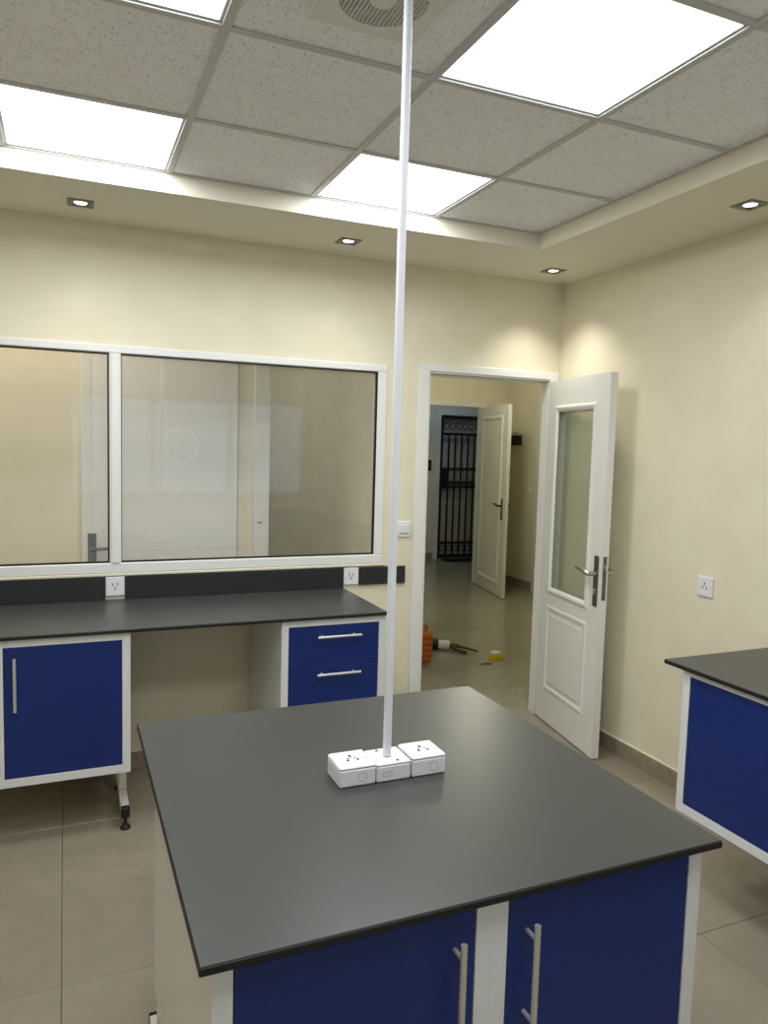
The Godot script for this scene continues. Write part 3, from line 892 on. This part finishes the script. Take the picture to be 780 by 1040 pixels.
func build_island():
	var zf := 2.717
	worktop("square dark grey island worktop in the foreground", Vector3(-2.5683, TOP - 0.016, 1.712), Vector3(-1.5368, TOP, 2.7365))
	cabinet("cabinet", "left blue-doored cabinet under the island worktop, handle at its right", Vector3(-2.546, 0.246, zf), 0.0, 0.4887, 0.78, TOP - 0.016 - 0.246, "door", false, 0.012)
	cabinet("cabinet", "right blue-doored cabinet under the island worktop, handle at its left", Vector3(-2.0572, 0.246, zf), 0.0, 0.4868, 0.78, TOP - 0.016 - 0.246, "door", true, 0.012)
	var t := thing("bench_frame", "steel leg frame under the square island worktop", "bench frame", Vector3(-2.0525, 0, 2.22))
	for x in [-0.478, 0.478]:
		leg_frame(t, x, -0.40, 0.45, [-0.2, 0.3], 0.2455)
	# service pole and its three boxes
	var y := TOP
	var p := thing("service_pole", "tall thin white trunking pole rising from the island to the ceiling", "pole", Vector3(-2.052, y + 0.044, 2.228))
	bx(p, "trunking", M.white_pole, Vector3(-0.008, 0, -0.0085), Vector3(0.008, H - y - 0.044 + 0.004, 0.0065), 0.0015)
	bx(p, "cover_strip", M.white_pole, Vector3(-0.0068, 0.002, 0.0065), Vector3(0.0068, H - y - 0.044, 0.0085), 0.0012)
	var b := thing("junction_box", "middle white box on the island, carrying the pole", "junction box", Vector3(-2.05, y, 2.224))
	bx(b, "housing", M.white_plastic, Vector3(-0.0425, 0, -0.0425), Vector3(0.0425, 0.037, 0.0425), 0.003)
	bx(b, "lid", M.white_plastic, Vector3(-0.043, 0.0372, -0.043), Vector3(0.043, 0.0437, 0.043), 0.003)
	for q in [Vector3(-0.014, 0.0437, -0.031), Vector3(0.012, 0.0437, 0.033)]:
		put(b, "screw", lathe([[0.0, 0.0012], [0.0035, 0.001], [0.004, 0.0]], 12), M.dark_steel, q)
	for x in [-0.022, -0.008]:
		put(b, "knockout", square_ring(0.011, 0.0012), M.knockout_grey, Vector3(x, 0.018, 0.0427))
	socket_box("white surface socket box on the island, left of the pole", Vector3(-2.1388, y, 2.222))
	socket_box("white surface socket box on the island, right of the pole", Vector3(-1.9602, y, 2.224))

func square_ring(s: float, t: float) -> ArrayMesh:
	return joined([[Vector3(-s / 2, -s / 2, 0), Vector3(s / 2, -s / 2 + t, 0.0006)], [Vector3(-s / 2, s / 2 - t, 0), Vector3(s / 2, s / 2, 0.0006)],
		[Vector3(-s / 2, -s / 2 + t, 0), Vector3(-s / 2 + t, s / 2 - t, 0.0006)]])

func socket_box(label: String, at: Vector3):
	var b := thing("socket_box", label, "socket", at, 0.0, "socket boxes on the island")
	bx(b, "housing", M.white_plastic, Vector3(-0.0437, 0, -0.0437), Vector3(0.0437, 0.0395, 0.0437), 0.003)
	var pl := bx(b, "faceplate", M.white_plastic, Vector3(-0.0442, 0.0397, -0.0442), Vector3(0.0442, 0.0475, 0.0442), 0.0035)
	socket_face(pl, Vector3(0, 0.0039, 0), Basis(Vector3.RIGHT, -PI / 2))
	var st := start()
	for k in 10:       # knock-out ring, broken into dashes
		var a0 := TAU * k / 10
		for j in 3:
			var a := a0 + j * 0.15
			var c := a + 0.15
			quad(st, Vector3(cos(a), sin(a), 0) * 0.0112, Vector3(cos(c), sin(c), 0) * 0.0112, Vector3(cos(c), sin(c), 0) * 0.0096, Vector3(cos(a), sin(a), 0) * 0.0096, Vector3.BACK)
	put(b, "knockout", st.commit(), M.knockout_grey, Vector3(0.012, 0.020, 0.0441))

# slots of a universal socket: basis turns local xy onto the plate
func socket_face(pl: Node3D, at: Vector3, basis: Basis):
	var slots := [[-0.012, -0.009, 0.0055, 0.008, 0.0], [0.012, -0.009, 0.0055, 0.008, 0.0], [0.0, 0.013, 0.005, 0.012, 0.0], [-0.008, 0.001, 0.003, 0.007, 0.4], [0.008, 0.001, 0.003, 0.007, -0.4]]
	var st := start()
	for q in slots:
		add_cbox(st, Vector3(q[2], q[3], 0.0012), 0.0, at + basis * Vector3(q[0], q[1], 0.0), basis * Basis(Vector3.BACK, q[4]))
	put(pl, "slots", st.commit(), M.slot_black)
	var sw := start()
	add_cbox(sw, Vector3(0.011, 0.02, 0.003), 0.001, at + basis * Vector3(0.032, 0.0, 0.0008), basis)
	put(pl, "rocker_switch", sw.commit(), M.white_plastic)

# ==================================================================== wall fittings
func wall_socket(label: String, at: Vector3, turn: float, over := false):
	var t := thing("wall_socket", label, "socket", at, turn, "wall sockets")
	bx(t, "back_box", M.white_plastic, Vector3(-0.0425, -0.0455, 0.0003), Vector3(0.0425, 0.0455, 0.006), 0.001)
	var pl := bx(t, "faceplate", M.white_plastic, Vector3(-0.0435, -0.0465, 0.006), Vector3(0.0435, 0.0465, 0.013), 0.003)
	socket_face(pl, Vector3(0, 0.002, 0.0035), Basis(Vector3.BACK, PI) if over else Basis.IDENTITY)

func build_wall_fittings():
	wall_socket("white wall socket below the window's middle post", Vector3(-2.525, 0.9215, 0.0), 0.0, true)
	wall_socket("white wall socket at the right end of the window-side worktop", Vector3(-1.3105, 0.919, 0.0), 0.0, true)
	wall_socket("white wall socket alone on the bare right wall", Vector3(0.0, 1.02, 1.219), -PI / 2)
	var t := thing("light_switch", "white light switch on the wall beside the door frame", "switch", Vector3(-1.0, 1.171, 0.0))
	var pl := bx(t, "faceplate", M.white_plastic, Vector3(-0.043, -0.043, 0.0003), Vector3(0.043, 0.043, 0.010), 0.003)
	for k in 3:
		bx(pl, "rocker", M.white_plastic, Vector3(-0.034 + k * 0.023, -0.026, 0.005), Vector3(-0.0125 + k * 0.023, 0.026, 0.0085), 0.0015)
	bx(pl, "indicator", M.slot_black, Vector3(-0.03, -0.0215, 0.0082), Vector3(0.03, -0.0195, 0.009), 0.0)
	t = thing("light_switch", "pale light switch on the right hall wall, low contrast", "switch", Vector3(2.27, 1.19, -3.60), -PI / 2)
	pl = bx(t, "faceplate", M.white_plastic, Vector3(-0.043, -0.043, 0.0003), Vector3(0.043, 0.043, 0.010), 0.003)
	bx(pl, "rocker", M.white_plastic, Vector3(-0.02, -0.03, 0.005), Vector3(0.02, 0.03, 0.0085), 0.0015)
	t = thing("light_switch", "dark switch plate on the grey wall left of the gate", "switch", Vector3(2.15, 1.39, -6.02))
	pl = bx(t, "faceplate", M.slot_black, Vector3(-0.043, -0.08, 0.0003), Vector3(0.043, 0.08, 0.012), 0.003)
	bx(pl, "rocker", M.dark_steel, Vector3(-0.02, -0.04, 0.005), Vector3(0.02, 0.04, 0.009), 0.0015)
	t = thing("meter_box", "small dark box high on the right hall wall behind the hall door", "meter box", Vector3(2.27, 1.775, -3.91), -PI / 2)
	bx(t, "box_body", M.slot_black, Vector3(-0.13, -0.075, 0.0003), Vector3(0.12, 0.04, 0.06), 0.006)
	bx(t, "box_top", M.board_grey, Vector3(-0.13, 0.041, 0.0003), Vector3(0.13, 0.075, 0.07), 0.004)

# ==================================================================== things on the hall floor
func build_hall_things():
	var t := thing("tool_case", "orange upright tool case on the hall floor beside the door frame", "tool case", Vector3(-0.30, 0, -1.24), 0.12)
	bx(t, "shell", M.bag_orange, Vector3(-0.13, 0.0, -0.055), Vector3(0.13, 0.235, 0.0), 0.014)
	bx(t, "shell", M.bag_orange, Vector3(-0.13, 0.0, 0.003), Vector3(0.13, 0.235, 0.055), 0.014)
	for y in [0.05, 0.095, 0.14, 0.185]:
		bx(t, "rib", M.bag_orange_dark, Vector3(-0.12, y - 0.006, 0.05), Vector3(0.12, y + 0.006, 0.06), 0.003)
		bx(t, "side_rib", M.bag_orange_dark, Vector3(0.127, y - 0.006, -0.045), Vector3(0.134, y + 0.006, 0.045), 0.003)
	put(t, "carry_handle", tube([Vector3(-0.05, 0.225, 0), Vector3(-0.05, 0.262, 0), Vector3(-0.035, 0.277, 0), Vector3(0.085, 0.277, 0), Vector3(0.1, 0.262, 0), Vector3(0.1, 0.225, 0)], [0.011, 0.011, 0.011, 0.011, 0.011, 0.011], 10), M.bag_orange)
	# drill lying on its side
	t = thing("power_drill", "black and white power drill with a long bit on the hall floor", "drill", Vector3(-0.05, 0.0, -1.55), -0.55)
	var X := Basis(Vector3.BACK, -PI / 2)      # lathe axis along +x
	put(t, "motor_body", lathe([[0.0, -0.09], [0.03, -0.085], [0.045, -0.06], [0.048, 0.0], [0.044, 0.04], [0.0, 0.045]], 18, X), M.black_rubber, Vector3(0.06, 0.049, 0))
	put(t, "grip", tube([Vector3(0.045, 0.04, 0.02), Vector3(0.02, 0.032, 0.09), Vector3(0.01, 0.028, 0.13)], [0.024, 0.022, 0.026], 12), M.black_rubber)
	put(t, "gear_collar", lathe([[0.0, 0.0], [0.036, 0.0], [0.036, 0.07], [0.03, 0.09], [0.0, 0.092]], 18, X), M.tool_white, Vector3(0.10, 0.046, 0))
	put(t, "chuck", lathe([[0.0, 0.0], [0.022, 0.0], [0.022, 0.05], [0.012, 0.075], [0.0, 0.076]], 14, X), M.tool_bronze, Vector3(0.19, 0.042, 0))
	put(t, "drill_bit", tube([Vector3(0.26, 0.04, 0), Vector3(0.33, 0.03, 0.005), Vector3(0.42, 0.012, 0.01)], [0.010, 0.010, 0.008], 8), M.tool_bronze)
	put(t, "side_handle", tube([Vector3(0.17, 0.04, 0.0), Vector3(0.28, 0.02, 0.075), Vector3(0.33, 0.016, 0.09)], [0.012, 0.012, 0.014], 8), M.tool_bronze)
	t = thing("tape_packet", "small yellow and white packet on the hall floor", "packet", Vector3(0.345, 0, -1.12), 0.3)
	bx(t, "yellow_sleeve", M.yellow_card, Vector3(-0.05, 0, -0.035), Vector3(0.05, 0.042, 0.035), 0.004)
	bx(t, "white_top", M.tool_white, Vector3(-0.045, 0.0425, -0.032), Vector3(0.03, 0.062, 0.028), 0.006)
	t = thing("wood_offcut", "thin brown sliver lying on the hall floor before the packet", "offcut", Vector3(0.20, 0, -1.02), -0.2)
	bx(t, "strip", M.wood_brown, Vector3(-0.045, 0.0, -0.006), Vector3(0.045, 0.006, 0.006), 0.002)
	bx(t, "splinter", M.wood_brown, Vector3(-0.02, 0.0062, -0.004), Vector3(0.035, 0.010, 0.003), 0.001)
